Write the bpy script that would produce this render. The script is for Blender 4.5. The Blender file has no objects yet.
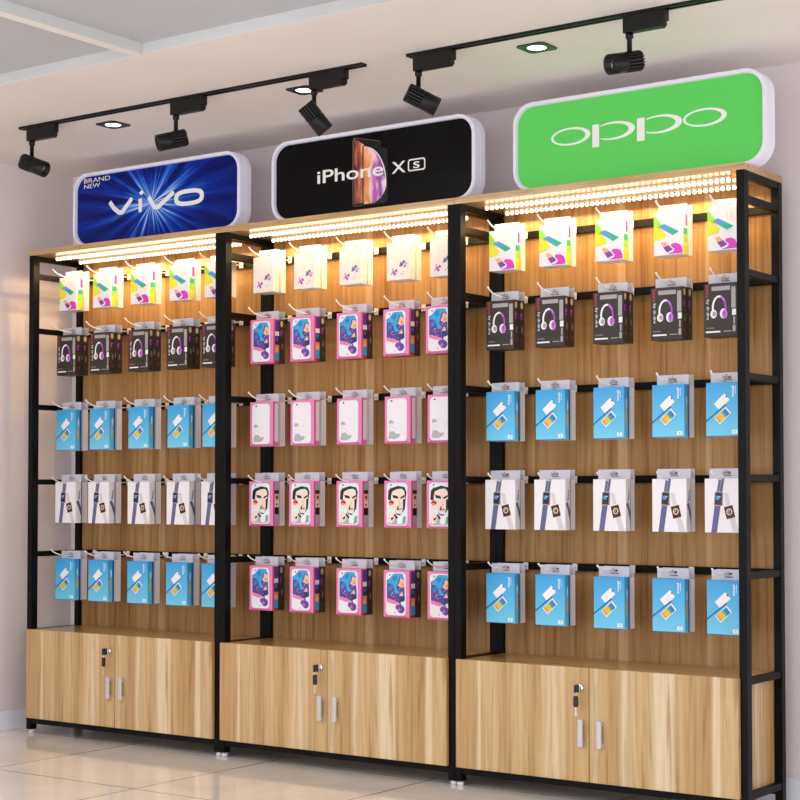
import bpy, bmesh, math, random
from mathutils import Vector, Matrix
random.seed(4)
C = bpy.context.scene.collection
PI = math.pi

# ------------------------------------------------------------------ materials
def lin(c):
    return tuple(((v/255)/12.92 if v/255 <= 0.04045 else ((v/255+0.055)/1.055)**2.4) for v in c) + (1.0,)
_M = {}
def mat(name, rgb, rough=0.5, metal=0.0, coat=0.0, emit=0.0, alpha=1.0, spec=None, ecol=None):
    if name in _M: return _M[name]
    m = bpy.data.materials.new(name); m.use_nodes = True
    b = m.node_tree.nodes['Principled BSDF']
    b.inputs['Base Color'].default_value = lin(rgb)
    b.inputs['Roughness'].default_value = rough
    b.inputs['Metallic'].default_value = metal
    if coat: b.inputs['Coat Weight'].default_value = coat; b.inputs['Coat Roughness'].default_value = 0.08
    if spec is not None: b.inputs['Specular IOR Level'].default_value = spec
    if emit:
        b.inputs['Emission Color'].default_value = lin(ecol or rgb); b.inputs['Emission Strength'].default_value = emit
    if alpha < 1: b.inputs['Alpha'].default_value = alpha
    _M[name] = m
    return m
def nodes(m):
    nt = m.node_tree
    def N(t, **kw):
        n = nt.nodes.new(t)
        for k, v in kw.items():
            if k.startswith('i_'): n.inputs[int(k[2:])].default_value = v
            else: setattr(n, k, v)
        return n
    def L(a, b): nt.links.new(a, b)
    return nt, N, L, nt.nodes['Principled BSDF']
def math_node(N, L, op, a, b=None):
    n = N('ShaderNodeMath', operation=op)
    for i, v in enumerate((a, b)):
        if v is None: continue
        if isinstance(v, (int, float)): n.inputs[i].default_value = v
        else: L(v, n.inputs[i])
    return n.outputs[0]
def set_ramp(r, stops, interp='LINEAR'):
    cr = r.color_ramp; cr.interpolation = interp
    while len(cr.elements) > 1: cr.elements.remove(cr.elements[-1])
    cr.elements[0].position = stops[0][0]; cr.elements[0].color = lin(stops[0][1])
    for p, c in stops[1:]:
        e = cr.elements.new(p); e.color = lin(c)

def wood(name, stops, axis='X', rough=0.38, coat=0.25, grain='Z', cr=0.08):
    """laminate with long vertical planks; stops are (x in metres, colour)"""
    m = mat(name, (205, 172, 125), rough, coat=coat)
    nt, N, L, b = nodes(m)
    b.inputs['Coat Roughness'].default_value = cr
    tc = N('ShaderNodeTexCoord'); sx = N('ShaderNodeSeparateXYZ'); L(tc.outputs['Object'], sx.inputs[0])
    mp = N('ShaderNodeMapping'); L(tc.outputs['Object'], mp.inputs[0])
    sc = {'Z': (16, 16, 1.3), 'X': (1.3, 16, 16)}[grain]; mp.inputs['Scale'].default_value = sc
    n1 = N('ShaderNodeTexNoise'); n1.inputs['Scale'].default_value = 1.0; n1.inputs['Detail'].default_value = 2; L(mp.outputs[0], n1.inputs[0])
    w = math_node(N, L, 'MULTIPLY', math_node(N, L, 'SUBTRACT', n1.outputs['Fac'], 0.5), 0.006)
    x = math_node(N, L, 'ADD', sx.outputs[axis], w)
    x = math_node(N, L, 'DIVIDE', x, 1.2)
    r = N('ShaderNodeValToRGB'); set_ramp(r, [(p/1.2, c) for p, c in stops]); L(x, r.inputs[0])
    # grain: distorted bands
    mp2 = N('ShaderNodeMapping'); L(tc.outputs['Object'], mp2.inputs[0])
    mp2.inputs['Scale'].default_value = {'Z': (55, 55, 2.0), 'X': (2.0, 55, 55)}[grain]
    n2 = N('ShaderNodeTexNoise'); n2.inputs['Scale'].default_value = 1.0; n2.inputs['Detail'].default_value = 4; n2.inputs['Distortion'].default_value = 0.8
    L(mp2.outputs[0], n2.inputs[0])
    r2 = N('ShaderNodeValToRGB'); set_ramp(r2, [(0.30, (204, 186, 160)), (0.46, (240, 234, 224)), (0.66, (255, 255, 255))]); L(n2.outputs['Fac'], r2.inputs[0])
    mx = N('ShaderNodeMixRGB', blend_type='MULTIPLY'); mx.inputs[0].default_value = 1.0
    L(r.outputs[0], mx.inputs[1]); L(r2.outputs[0], mx.inputs[2])
    L(mx.outputs[0], b.inputs['Base Color'])
    return m
LT, MD, DK, VL = (214, 185, 140), (204, 171, 120), (190, 154, 102), (226, 206, 170)
door_stops = [(0.0, MD), (0.03, DK), (0.055, MD), (0.085, DK), (0.113, MD), (0.117, VL), (0.128, VL), (0.133, MD),
    (0.17, LT), (0.24, DK), (0.27, MD), (0.285, LT), (0.33, LT), (0.36, DK), (0.40, LT), (0.46, VL), (0.49, LT), (0.50, MD), (0.59, MD),
    (0.612, MD), (0.617, VL), (0.632, VL), (0.638, MD), (0.70, LT), (0.735, VL), (0.79, LT), (0.80, MD), (0.87, VL), (0.94, VL), (0.945, MD), (1.083, DK), (1.2, MD)]
door_stops = sorted(door_stops[:29] + [(1.03, DK), (1.083, MD), (1.09, VL)], key=lambda t: t[0])
door_stops2 = [(0.0, MD), (0.04, DK), (0.113, MD), (0.118, VL), (0.128, VL), (0.134, MD), (0.18, LT), (0.24, DK), (0.28, LT), (0.33, MD), (0.36, DK), (0.40, LT),
    (0.46, VL), (0.49, LT), (0.50, MD), (0.60, MD), (0.61, VL), (0.628, VL), (0.634, MD), (0.71, DK), (0.735, VL), (0.76, LT), (0.83, MD), (0.86, VL),
    (0.93, VL), (0.94, MD), (1.02, DK), (1.07, DK), (1.085, VL), (1.10, VL), (1.108, LT), (1.2, MD)]
W_DOOR = wood('oak_laminate_doors', door_stops2)
P1, P2, P3, P4 = (178, 140, 90), (170, 131, 82), (162, 123, 75), (192, 160, 118)  # same oak as the doors, darkened so the colour carries the panel's shade
panel_stops = [(0.0, P1), (0.08, P2), (0.15, P1), (0.16, P4), (0.17, P1), (0.25, P2), (0.30, P3), (0.37, P2), (0.45, P1), (0.535, P2), (0.54, P4), (0.575, P4), (0.58, P2),
    (0.66, P3), (0.75, P2), (0.82, P1), (0.90, P2), (0.905, P4), (0.918, P4), (0.925, P1), (1.0, P2), (1.08, P3), (1.2, P1)]
W_PANEL = wood('oak_laminate_back_panel_shaded', panel_stops, rough=0.5, coat=0.06, cr=0.2)
W_PANEL.node_tree.nodes['Principled BSDF'].inputs['Specular IOR Level'].default_value = 0.3
W_TOP = wood('oak_laminate_boards', [(0.0, MD), (0.2, P1), (0.5, P2), (0.8, P1), (1.2, P2)], axis='Y', rough=0.3, coat=0.55, grain='X', cr=0.04)
W_SIDE = wood('oak_laminate_side', [(0.0, MD), (0.07, DK), (0.13, MD), (0.14, VL), (0.16, LT), (0.25, DK), (1.2, MD)], axis='Y')
EDGE = mat('oak_edge_banding', (212, 182, 140), 0.5)
BLACK = mat('black_powder_coated_steel', (6, 6, 7), 0.45, spec=0.15)
FOOT = mat('white_plastic_foot', (225, 225, 228), 0.3)
CHROME = mat('brushed_aluminium', (205, 202, 204), 0.38, metal=0.45)
POL = mat('polished_chrome', (220, 220, 222), 0.12, metal=1.0)
KEYB = mat('black_key_plastic', (28, 30, 34), 0.4)
BEAD = mat('warm_led_bead', (255, 248, 235), 0.3, emit=2.6, ecol=(255, 236, 205))
STRIPB = mat('clear_strip_base', (215, 200, 175), 0.4)
WIRE = mat('white_coated_wire', (240, 237, 233), 0.35)
PLATE = mat('white_plastic_plate', (226, 220, 216), 0.4)
HEAD = mat('frosted_hang_tab', (206, 206, 218), 0.3, alpha=0.9)
HOLE = mat('hang_tab_print', (92, 92, 100), 0.5)
LAMPB = mat('black_lamp_housing', (13, 13, 14), 0.35, spec=0.3)
FIN = mat('dark_grey_heat_fin', (38, 38, 39), 0.4, spec=0.4)
LENS = mat('lamp_lens_glass', (235, 235, 240), 0.08, coat=1.0)  # white base colour stands in for the glint on the glass
SIGNB = mat('white_sign_housing_added_glow', (206, 204, 216), 0.4, emit=0.22, ecol=(225, 222, 240))  # housing glow added to brighten the ceiling and wall around the signs

# ------------------------------------------------------------------ mesh helpers
class MB:
    def __init__(s): s.bm = bmesh.new(); s.mats = []
    def mi(s, m):
        if m is None: return 0
        if m not in s.mats: s.mats.append(m)
        return s.mats.index(m)
    def face(s, pts, m):
        vs = [s.bm.verts.new(p) for p in pts]
        f = s.bm.faces.new(vs); f.material_index = s.mi(m); return f
    def box(s, x0, x1, y0, y1, z0, z1, m, bev=0.0):
        i = s.mi(m)
        r = bmesh.ops.create_cube(s.bm, size=1.0)
        vs = r['verts']
        for v in vs:
            v.co = Vector(((x0+x1)/2 + v.co.x*(x1-x0), (y0+y1)/2 + v.co.y*(y1-y0), (z0+z1)/2 + v.co.z*(z1-z0)))
        fs = set(f for v in vs for f in v.link_faces)
        for f in fs: f.material_index = i
        if bev:
            es = list(set(e for f in fs for e in f.edges))
            r = bmesh.ops.bevel(s.bm, geom=es, offset=bev, segments=2, affect='EDGES', profile=0.5)
            for f in r['faces']: f.material_index = i
    def lathe(s, p0, axis, prof, m, n=24, smooth=True):
        """prof: (distance along axis, radius)"""
        i = s.mi(m); p0 = Vector(p0); a = Vector(axis).normalized()
        u = a.orthogonal().normalized(); v = a.cross(u)
        rings = []
        for t, r in prof:
            c = p0 + a*t
            if r <= 1e-6: rings.append([s.bm.verts.new(c)])
            else: rings.append([s.bm.verts.new(c + (u*math.cos(k*2*PI/n) + v*math.sin(k*2*PI/n))*r) for k in range(n)])
        for A, B in zip(rings, rings[1:]):
            for k in range(n):
                k2 = (k+1) % n
                q = [A[k] if len(A) > 1 else A[0], A[k2] if len(A) > 1 else None, B[k2] if len(B) > 1 else None, B[k] if len(B) > 1 else B[0]]
                if len(A) == 1: q = [A[0], B[k2], B[k]]
                elif len(B) == 1: q = [A[k], A[k2], B[0]]
                f = s.bm.faces.new(q); f.material_index = i; f.smooth = smooth
        for R in (rings[0], rings[-1]):
            if len(R) > 1:
                f = s.bm.faces.new(R); f.material_index = i
    def tube(s, pts, r, m, n=8):
        i = s.mi(m); P = [Vector(p) for p in pts]; rings = []
        up = Vector((1, 0, 0))
        for k, p in enumerate(P):
            t = (P[min(k+1, len(P)-1)] - P[max(k-1, 0)]).normalized()
            u = (up - t*up.dot(t))
            u = u.normalized() if u.length > 1e-4 else t.orthogonal().normalized()
            v = t.cross(u)
            rings.append([s.bm.verts.new(p + (u*math.cos(j*2*PI/n) + v*math.sin(j*2*PI/n))*r) for j in range(n)])
        for A, B in zip(rings, rings[1:]):
            for j in range(n):
                f = s.bm.faces.new([A[j], A[(j+1) % n], B[(j+1) % n], B[j]]); f.material_index = i; f.smooth = True
        for R in (rings[0], rings[-1]):
            f = s.bm.faces.new(R); f.material_index = i
    def loft(s, rings, m, cap0=True, cap1=True, smooth=False):
        i = s.mi(m); R = [[s.bm.verts.new(p) for p in r] for r in rings]
        n = len(R[0])
        for A, B in zip(R, R[1:]):
            for j in range(n):
                f = s.bm.faces.new([A[j], A[(j+1) % n], B[(j+1) % n], B[j]]); f.material_index = i; f.smooth = smooth
        for c, r in ((cap0, R[0]), (cap1, R[-1])):
            if c:
                f = s.bm.faces.new(r); f.material_index = i
    def build(s, name, parent=None, recalc=True):
        me = bpy.data.meshes.new(name)
        if recalc: bmesh.ops.recalc_face_normals(s.bm, faces=s.bm.faces[:])
        s.bm.to_mesh(me); s.bm.free()
        for m in s.mats: me.materials.append(m)
        o = bpy.data.objects.new(name, me); C.objects.link(o)
        if parent is not None: o.parent = parent
        return o
def thing(name, label, cat, loc=(0, 0, 0), group=None):
    o = bpy.data.objects.new(name, None); o.empty_display_size = 0.05; C.objects.link(o); o.location = loc
    o['label'] = label; o['category'] = cat
    if group: o['group'] = group
    return o
def copy_tree(o, parent=None):
    c = o.copy(); C.objects.link(c)
    if parent is not None: c.parent = parent
    for ch in list(o.children): copy_tree(ch, c)
    return c
def struct(name, mb):
    o = mb.build(name); o['kind'] = 'structure'; return o
def rrect(x0, x1, z0, z1, r, y, n=10):
    pts = []
    for cx, cz, a0 in ((x1-r, z1-r, 0), (x0+r, z1-r, 90), (x0+r, z0+r, 180), (x1-r, z0+r, 270)):
        for k in range(n+1):
            a = math.radians(a0 + 90*k/n); pts.append((cx + r*math.cos(a), y, cz + r*math.sin(a)))
    return pts

_T = {}
def text_tris(s, bold=0.0):
    """unit-normalised triangles (2D) of a word set in the built-in font"""
    key = (s, bold)
    if key in _T: return _T[key]
    cu = bpy.data.curves.new('t', 'FONT'); cu.body = s; cu.offset = bold; cu.resolution_u = 5
    o = bpy.data.objects.new('t', cu); C.objects.link(o)
    dg = bpy.context.evaluated_depsgraph_get(); dg.update()
    me = bpy.data.meshes.new_from_object(o.evaluated_get(dg))
    xs = [v.co.x for v in me.vertices]; ys = [v.co.y for v in me.vertices]
    x0, x1, y0, y1 = min(xs), max(xs), min(ys), max(ys)
    T = [[((me.vertices[i].co.x-x0)/(x1-x0), (me.vertices[i].co.y-y0)/(y1-y0)) for i in p.vertices] for p in me.polygons]
    bpy.data.objects.remove(o); bpy.data.curves.remove(cu); bpy.data.meshes.remove(me)
    _T[key] = T
    return T
def put_text(mb, s, x0, x1, z0, z1, y, m, bold=0.0, vertical=False, depth=0.0):
    for t in text_tris(s, bold):
        if vertical:   # reads from top to bottom
            p = [(x0 + (x1-x0)*v, y, z1 - (z1-z0)*u) for u, v in t]
        else:
            p = [(x0 + (x1-x0)*u, y, z0 + (z1-z0)*v) for u, v in t]
        mb.face(p, m)
        if depth: pass

# ------------------------------------------------------------------ dimensions of the place
ZC, YB, XL = 2.684, 0.4164, -0.152
XR, YF = 8.0, -6.3

# ------------------------------------------------------------------ setting
def tile_floor():
    m = mat('beige_marble_tile', (216, 205, 188), 0.07)
    nt, N, L, b = nodes(m)
    tc = N('ShaderNodeTexCoord'); s = N('ShaderNodeSeparateXYZ'); L(tc.outputs['Object'], s.inputs[0])
    def line(ax, off):
        a = math_node(N, L, 'ADD', s.outputs[ax], off)
        a = math_node(N, L, 'DIVIDE', a, 0.8)
        a = math_node(N, L, 'FRACT', a)
        a = math_node(N, L, 'SUBTRACT', a, 0.5)
        a = math_node(N, L, 'ABSOLUTE', a)
        return math_node(N, L, 'GREATER_THAN', a, 0.5 - 0.0042)
    g = math_node(N, L, 'MAXIMUM', line('X', -1.455+8.0), line('Y', 0.766+8.0))
    n1 = N('ShaderNodeTexNoise'); n1.inputs['Scale'].default_value = 2.2; n1.inputs['Detail'].default_value = 6; n1.inputs['Distortion'].default_value = 1.2
    L(tc.outputs['Object'], n1.inputs[0])
    r = N('ShaderNodeValToRGB'); set_ramp(r, [(0.3, (222, 217, 208)), (0.5, (230, 226, 218)), (0.7, (236, 233, 227))]); L(n1.outputs['Fac'], r.inputs[0])
    mx = N('ShaderNodeMixRGB'); L(g, mx.inputs[0]); L(r.outputs[0], mx.inputs[1]); mx.inputs[2].default_value = lin((96, 78, 66))
    L(mx.outputs[0], b.inputs['Base Color'])
    return m
def plaster(name, rgb, rough=0.85):
    m = mat(name, rgb, rough)
    nt, N, L, b = nodes(m)
    tc = N('ShaderNodeTexCoord'); n1 = N('ShaderNodeTexNoise'); n1.inputs['Scale'].default_value = 1.5; L(tc.outputs['Object'], n1.inputs[0])
    r = N('ShaderNodeValToRGB'); set_ramp(r, [(0.35, tuple(int(v*0.975) for v in rgb)), (0.65, rgb)]); L(n1.outputs['Fac'], r.inputs[0])
    L(r.outputs[0], b.inputs['Base Color'])
    return m
WALL = plaster('warm_white_wall_paint', (232, 222, 222))
CEIL = plaster('warm_beige_ceiling_paint', (240, 234, 228))
GREY = plaster('grey_ceiling_panel', (194, 197, 202))
GREYL = plaster('light_grey_ceiling_edge', (212, 214, 214))
BASEB = mat('pale_grey_skirting', (236, 236, 246), 0.35)

b = MB(); b.box(XL-0.1, XR, YF, YB+0.1, -0.08, 0.0, tile_floor()); struct('floor', b)
b = MB(); b.box(XL-0.1, XR, YB, YB+0.1, 0.0, ZC+0.12, WALL); struct('wall_back', b)
b = MB(); b.box(XL-0.1, XL, YF, YB, 0.0, ZC+0.12, WALL); struct('wall_left', b)
b = MB()
YS, ZR = -1.055, ZC+0.04
b.box(XL, XR, YS+0.001, YB, ZC, ZC+0.12, CEIL)
b.box(XL, XR, YF, YS, ZR, ZR+0.08, GREY)
b.box(XL, XR, YS, YS+0.001, ZC+0.001, ZR, GREYL)
for bx in (0.545, 1.745, 2.945, 4.145, 5.345, 6.545):
    b.box(bx-0.022, bx+0.022, YF, YS, ZC+0.0005, ZR, GREYL)
    b.box(bx-0.022, bx+0.022, YF, YS, ZC-0.001, ZC+0.0005, CEIL)
struct('ceiling', b)
b = MB(); b.box(XL+0.013, XR, YB-0.013, YB, 0.0, 0.087, BASEB, 0.002); struct('baseboard_back', b)
b = MB(); b.box(XL, XL+0.013, YF, YB, 0.0, 0.087, BASEB, 0.002); struct('baseboard_left', b)

# ------------------------------------------------------------------ display stands
D = 0.329; W = 1.2
RAILS = [2.1352, 1.8787, 1.5196, 1.1684, 0.8314]
STANDS = ['blue', 'black', 'green']
def make_stand():
    t = thing('display_stand', '', 'display stand', group='black framed display stands side by side')
    def part(name, fn, parent=t):
        mb = MB(); fn(mb); return mb.build(name, parent)
    pw, pd = 0.0295, 0.038
    for x0 in (0.0005, W-0.0005-pw):
        for y0, d in ((0.0, pd), (D-0.031, 0.031)):
            part('post', lambda m: m.box(x0, x0+pw, y0, y0+d, 0.018, 2.2308, BLACK, 0.0012))
            part('foot', lambda m: m.lathe((x0+pw/2, y0+d/2, 0), (0, 0, 1), [(0, 0.010), (0.004, 0.0135), (0.012, 0.0135), (0.0175, 0.009)], FOOT, 16))
        xa, xb = x0+0.003, x0+pw-0.003
        for zc_ in [2.2185] + RAILS + [0.471, 0.0775]:
            part('side_rail', lambda m: m.box(xa, xb, pd, D-0.031, zc_-0.0122, zc_+0.0122, BLACK, 0.001))
    for zc_ in RAILS:
        part('back_rail', lambda m: m.box(0.0305, W-0.0305, D-0.030, D-0.012, zc_-0.014, zc_+0.014, BLACK, 0.001))
    part('base_rail', lambda m: m.box(0.0305, W-0.0305, 0.004, 0.030, 0.046, 0.0735, BLACK, 0.001))
    part('base_rail', lambda m: m.box(0.0305, W-0.0305, D-0.030, D-0.012, 0.046, 0.0735, BLACK, 0.001))
    part('back_panel', lambda m: m.box(0.031, W-0.031, D-0.0115, D, 0.0735, 2.2305, W_PANEL))
    # top board with lighter banded edge
    def top(m):
        m.box(0.0008, W-0.0008, 0.0, D+0.002, 2.2308, 2.2558, W_TOP, 0.0008)
    part('top_board', top)
    def ctop(m): m.box(0.031, W-0.031, 0.0035, D-0.0312, 0.464, 0.4825, W_TOP, 0.0005)
    part('cabinet_top', ctop)
    for xs in (0.0335, W-0.0335-0.016):
        part('cabinet_side', lambda m: m.box(xs-0.002, xs+0.018, 0.005, D-0.0315, 0.074, 0.4635, W_SIDE))
    part('cabinet_floor', lambda m: m.box(0.054, W-0.054, 0.005, D-0.0315, 0.074, 0.09, W_TOP))
    for k, (xa, xb, hx) in enumerate(((0.0172, 0.5922, 0.5675), (0.5955, 1.1736, 0.6435))):
        d = part('door', lambda m: m.box(xa, xb, -0.0165, 0.0, 0.0735, 0.4834, W_DOOR, 0.0008))
        def handle(m):
            m.box(hx-0.0105, hx+0.0105, -0.040, -0.027, 0.199, 0.299, CHROME, 0.004)
            for z in (0.210, 0.288): m.box(hx-0.008, hx+0.008, -0.0275, -0.0166, z-0.009, z+0.009, CHROME)
        h = part('handle', handle, d); h['label'] = 'brushed silver bar handle'
        if k == 0:
            lx, lz = 0.560, 0.411
            l = part('lock', lambda m: m.lathe((lx, -0.0166, lz), (0, -1, 0), [(0, 0.0145), (0.006, 0.0145), (0.0085, 0.0125), (0.0086, 0.0)], POL, 24), d)
            l['label'] = 'round chrome cylinder lock'
            def key(m):
                m.box(lx-0.0012, lx+0.0012, -0.032, -0.0255, lz-0.004, lz+0.004, POL)
                m.box(lx-0.004, lx+0.004, -0.062, -0.031, lz-0.0145, lz+0.0145, KEYB, 0.0035)
            part('key', key, d)['label'] = 'black headed key standing in the lock'
            def key2(m):
                m.tube([(lx + 0.011*math.cos(a*PI/8)*0.3, -0.052, lz - 0.017 + 0.012*math.sin(a*PI/8)) for a in range(17)], 0.0009, POL, 6)
                m.loft([rrect(lx-0.009, lx+0.009, 0.345, 0.386, 0.007, -0.055, 5), rrect(lx-0.009, lx+0.009, 0.345, 0.386, 0.007, -0.049, 5)], KEYB)
                m.box(lx-0.0035, lx+0.0035, -0.053, -0.051, 0.312, 0.346, POL)
            part('hanging_key', key2, d)['label'] = 'second key hanging from the ring'
    return t
stand0 = make_stand()
slabel = ['black steel and oak display stand under the blue sign, against the left corner',
          'black steel and oak display stand in the middle, under the black phone sign',
          'black steel and oak display stand under the green sign, nearest and rightmost']
for i in range(3):
    s = stand0 if i == 0 else copy_tree(stand0)
    s.location = (i*W, 0, 0); s['label'] = slabel[i]

# ------------------------------------------------------------------ LED bead strips under the top boards
def make_strip():
    t = thing('led_bead_strip', '', 'light strip', group='glowing bead strips under the top boards')
    mb = MB(); mb.box(0.0, 1.03, -0.005, 0.005, 2.2272-2.23, 2.2306-2.23, STRIPB); mb.build('strip_base', t)
    mb = MB(); i = mb.mi(BEAD)
    bmesh.ops.create_icosphere(mb.bm, subdivisions=2, radius=0.0082)
    for f in mb.bm.faces: f.smooth = True; f.material_index = i
    b0 = mb.build('led_bead', t); n = 46
    b0.location = (0.0115, 0, -0.0124)
    for k in range(1, n):
        c = b0.copy(); C.objects.link(c); c.parent = t; c.location = (0.0115 + k*(1.03-0.023)/(n-1), 0, -0.0124)
    return t
st0 = make_strip()
for i in range(3):
    for j, y in enumerate((0.090, 0.238)):
        s = st0 if (i, j) == (0, 0) else copy_tree(st0)
        s.location = (i*W+0.082, y, 2.23)
        s['label'] = '%s strip of round glowing warm beads under the top board below the %s sign' % (('front', 'rear')[j], STANDS[i])

# the light the strips give off downwards
for i in range(3):
    for y in (0.090, 0.238):
        for k in range(12):
            l = bpy.data.lights.new('led_strip_light', 'SPOT'); l.energy = 0.9; l.color = lin((255, 213, 150))[:3]
            l.spot_size = math.radians(168); l.spot_blend = 0.25; l.shadow_soft_size = 0.0
            o = bpy.data.objects.new('led_strip_light', l); C.objects.link(o); o.location = (i*W+0.082+0.043+k*0.0858, y, 2.2065)
# ------------------------------------------------------------------ hooks
HX = [0.142, 0.363, 0.611, 0.853, 1.062]
ROWN = ['top', 'second', 'third', 'fourth', 'bottom']
COLN = ['leftmost', 'second', 'middle', 'fourth', 'rightmost']
def make_hook():
    t = thing('display_hook', '', 'hook', group='wire display hooks on the back rails')
    mb = MB()
    pts = [(0, 0.290, -0.002), (0, 0.20, -0.006), (0, 0.146, -0.0075), (0, 0.10, -0.0055), (0, 0.068, -0.001), (0, 0.049, 0.0045), (0, 0.036, 0.0105), (0, 0.027, 0.0155), (0, 0.0205, 0.0205)]
    mb.tube(pts, 0.0029, WIRE)
    mb.lathe((0, 0.0205, 0.0205), (0, -0.5, 0.86), [(-0.002, 0.002), (0, 0.0038), (0.003, 0.0038), (0.005, 0.0)], WIRE, 10)
    mb.build('wire_prong', t)
    mb = MB(); mb.box(-0.0105, 0.0105, 0.2905, 0.2945, -0.0145, 0.0135, PLATE, 0.0012)
    mb.box(-0.0085, 0.0085, 0.2945, 0.2988, 0.004, 0.010, PLATE)
    mb.box(0.000, 0.006, 0.2900, 0.2904, -0.003, 0.000, HOLE)
    mb.build('mounting_plate', t)
    return t
hk0 = make_hook(); first = True
for i in range(3):
    for r in range(5):
        for c in range(5):
            h = hk0 if first else copy_tree(hk0); first = False
            h.location = (i*W+HX[c], 0, RAILS[r])
            h['label'] = 'white wire hook, %s in the %s row of the stand under the %s sign' % (COLN[c], ROWN[r], STANDS[i])

# ------------------------------------------------------------------ packages
class Art:
    """2D printing on the front (x,z) and right side (y,z) of a carton; u,v in 0..1"""
    def __init__(s, mb, w, h, d): s.mb, s.w, s.h, s.d = mb, w, h, d; s.k = 0
    def P(s, pts, m, layer=1):
        e = -0.00025*layer
        s.mb.face([(-s.w/2 + u*s.w, e, v*s.h) for u, v in pts], m)
    def S(s, pts, m, layer=1):
        e = 0.00025*layer
        s.mb.face([(s.w/2 + e, u*s.d, v*s.h) for u, v in pts], m)
    def R(s, u0, u1, v0, v1, m, layer=1, side=False):
        (s.S if side else s.P)([(u0, v0), (u1, v0), (u1, v1), (u0, v1)], m, layer)
    def E(s, cu, cv, ru, rv, m, layer=1, side=False, n=16, a0=0, a1=360):
        pts = [(cu + ru*math.cos(math.radians(a0+(a1-a0)*k/n)), cv + rv*math.sin(math.radians(a0+(a1-a0)*k/n))) for k in range(n + (0 if a1-a0 >= 360 else 1))]
        (s.S if side else s.P)(pts, m, layer)
    def ring(s, cu, cv, ru, rv, wd, m, layer, a0, a1, n=14):
        # strip along an arc, wd in u units
        asp = s.w/s.h
        for k in range(n):
            A, B = [math.radians(a0+(a1-a0)*q/n) for q in (k, k+1)]
            s.P([(cu+ru*math.cos(A), cv+rv*math.sin(A)), (cu+ru*math.cos(B), cv+rv*math.sin(B)),
                 (cu+(ru-wd)*math.cos(B), cv+(rv-wd*asp)*math.sin(B)), (cu+(ru-wd)*math.cos(A), cv+(rv-wd*asp)*math.sin(A))], m if not callable(m) else m((k+0.5)/n), layer)
    def RR(s, u0, u1, v0, v1, r, m, layer=1):
        asp = s.w/s.h; pts = []
        for cu, cv, a0 in ((u1-r, v1-r*asp, 0), (u0+r, v1-r*asp, 90), (u0+r, v0+r*asp, 180), (u1-r, v0+r*asp, 270)):
            for k in range(5):
                a = math.radians(a0+22.5*k); pts.append((cu+r*math.cos(a), cv+r*asp*math.sin(a)))
        s.P(pts, m, layer)
    def T(s, txt, u0, u1, v0, v1, m, layer=1, vertical=False, bold=0.0):
        put_text(s.mb, txt, -s.w/2+u0*s.w, -s.w/2+u1*s.w, v0*s.h, v1*s.h, -0.00025*layer, m, bold, vertical)
def rot(cu, cv, w, h, ang, asp):
    """rotated rectangle; w,h in u units of the carton width; asp = w/h of carton"""
    a = math.radians(ang); out = []
    for x, y in ((-w/2, -h/2), (w/2, -h/2), (w/2, h/2), (-w/2, h/2)):
        X = x*math.cos(a)-y*math.sin(a); Y = x*math.sin(a)+y*math.cos(a)
        out.append((cu+X, cv+Y*asp))
    return out
c_white = mat('carton_white', (236, 234, 238), 0.35)
c_cream = mat('carton_ivory', (238, 233, 224), 0.35)
c_lime = mat('print_lime', (150, 220, 60), 0.4); c_yel = mat('print_yellow', (226, 226, 50), 0.4)
c_teal = mat('print_teal', (20, 175, 150), 0.4); c_sky = mat('print_sky', (80, 150, 225), 0.4)
c_mag = mat('print_magenta', (214, 50, 190), 0.4); c_or = mat('print_peach', (238, 175, 130), 0.4); c_pur = mat('print_purple', (120, 60, 160), 0.4)
c_pink = mat('print_light_pink', (236, 205, 205), 0.4)
c_dark = mat('carton_charcoal', (54, 49, 45), 0.4, spec=0.3); c_dark2 = mat('carton_dark_brown', (52, 45, 42), 0.4)
c_red = mat('print_red', (170, 52, 48), 0.4); c_gry = mat('print_grey', (165, 160, 160), 0.4); c_w = mat('print_white', (240, 238, 242), 0.4)
c_lil = mat('print_lilac', (190, 110, 215), 0.4); c_vio = mat('print_violet', (160, 60, 190), 0.4); c_beige = mat('print_sand', (190, 175, 150), 0.4)
c_blue = mat('carton_blue', (66, 176, 228), 0.3); c_blue2 = mat('carton_blue_light', (104, 198, 236), 0.3); c_bside = mat('carton_blue_side', (40, 130, 190), 0.3)
c_navy = mat('print_navy', (20, 92, 160), 0.4); c_gold = mat('print_gold', (232, 190, 50), 0.4); c_amber = mat('print_amber', (235, 150, 60), 0.4)
c_green = mat('print_green', (70, 180, 120), 0.4); c_cob = mat('print_cobalt', (50, 120, 200), 0.4)
c_strap = mat('print_slate_blue', (92, 96, 140), 0.5); c_blk = mat('print_black', (24, 22, 24), 0.3); c_lgry = mat('print_pale_grey', (212, 208, 212), 0.4)
c_pk = mat('carton_pink', (232, 128, 180), 0.35); c_pkd = mat('carton_deep_pink', (208, 92, 150), 0.35)
c_cyan = mat('print_cyan', (40, 170, 220), 0.4); c_dpur = mat('print_deep_purple', (92, 62, 150), 0.4); c_flesh = mat('print_flesh', (240, 190, 160), 0.4)
c_icy = mat('print_icy', (222, 238, 245), 0.4); c_dbl = mat('print_ink_blue', (36, 48, 110), 0.4)
c_cg = mat('print_mid_grey', (176, 178, 184), 0.4); c_ivo = mat('print_skin', (243, 222, 208), 0.4)

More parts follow.
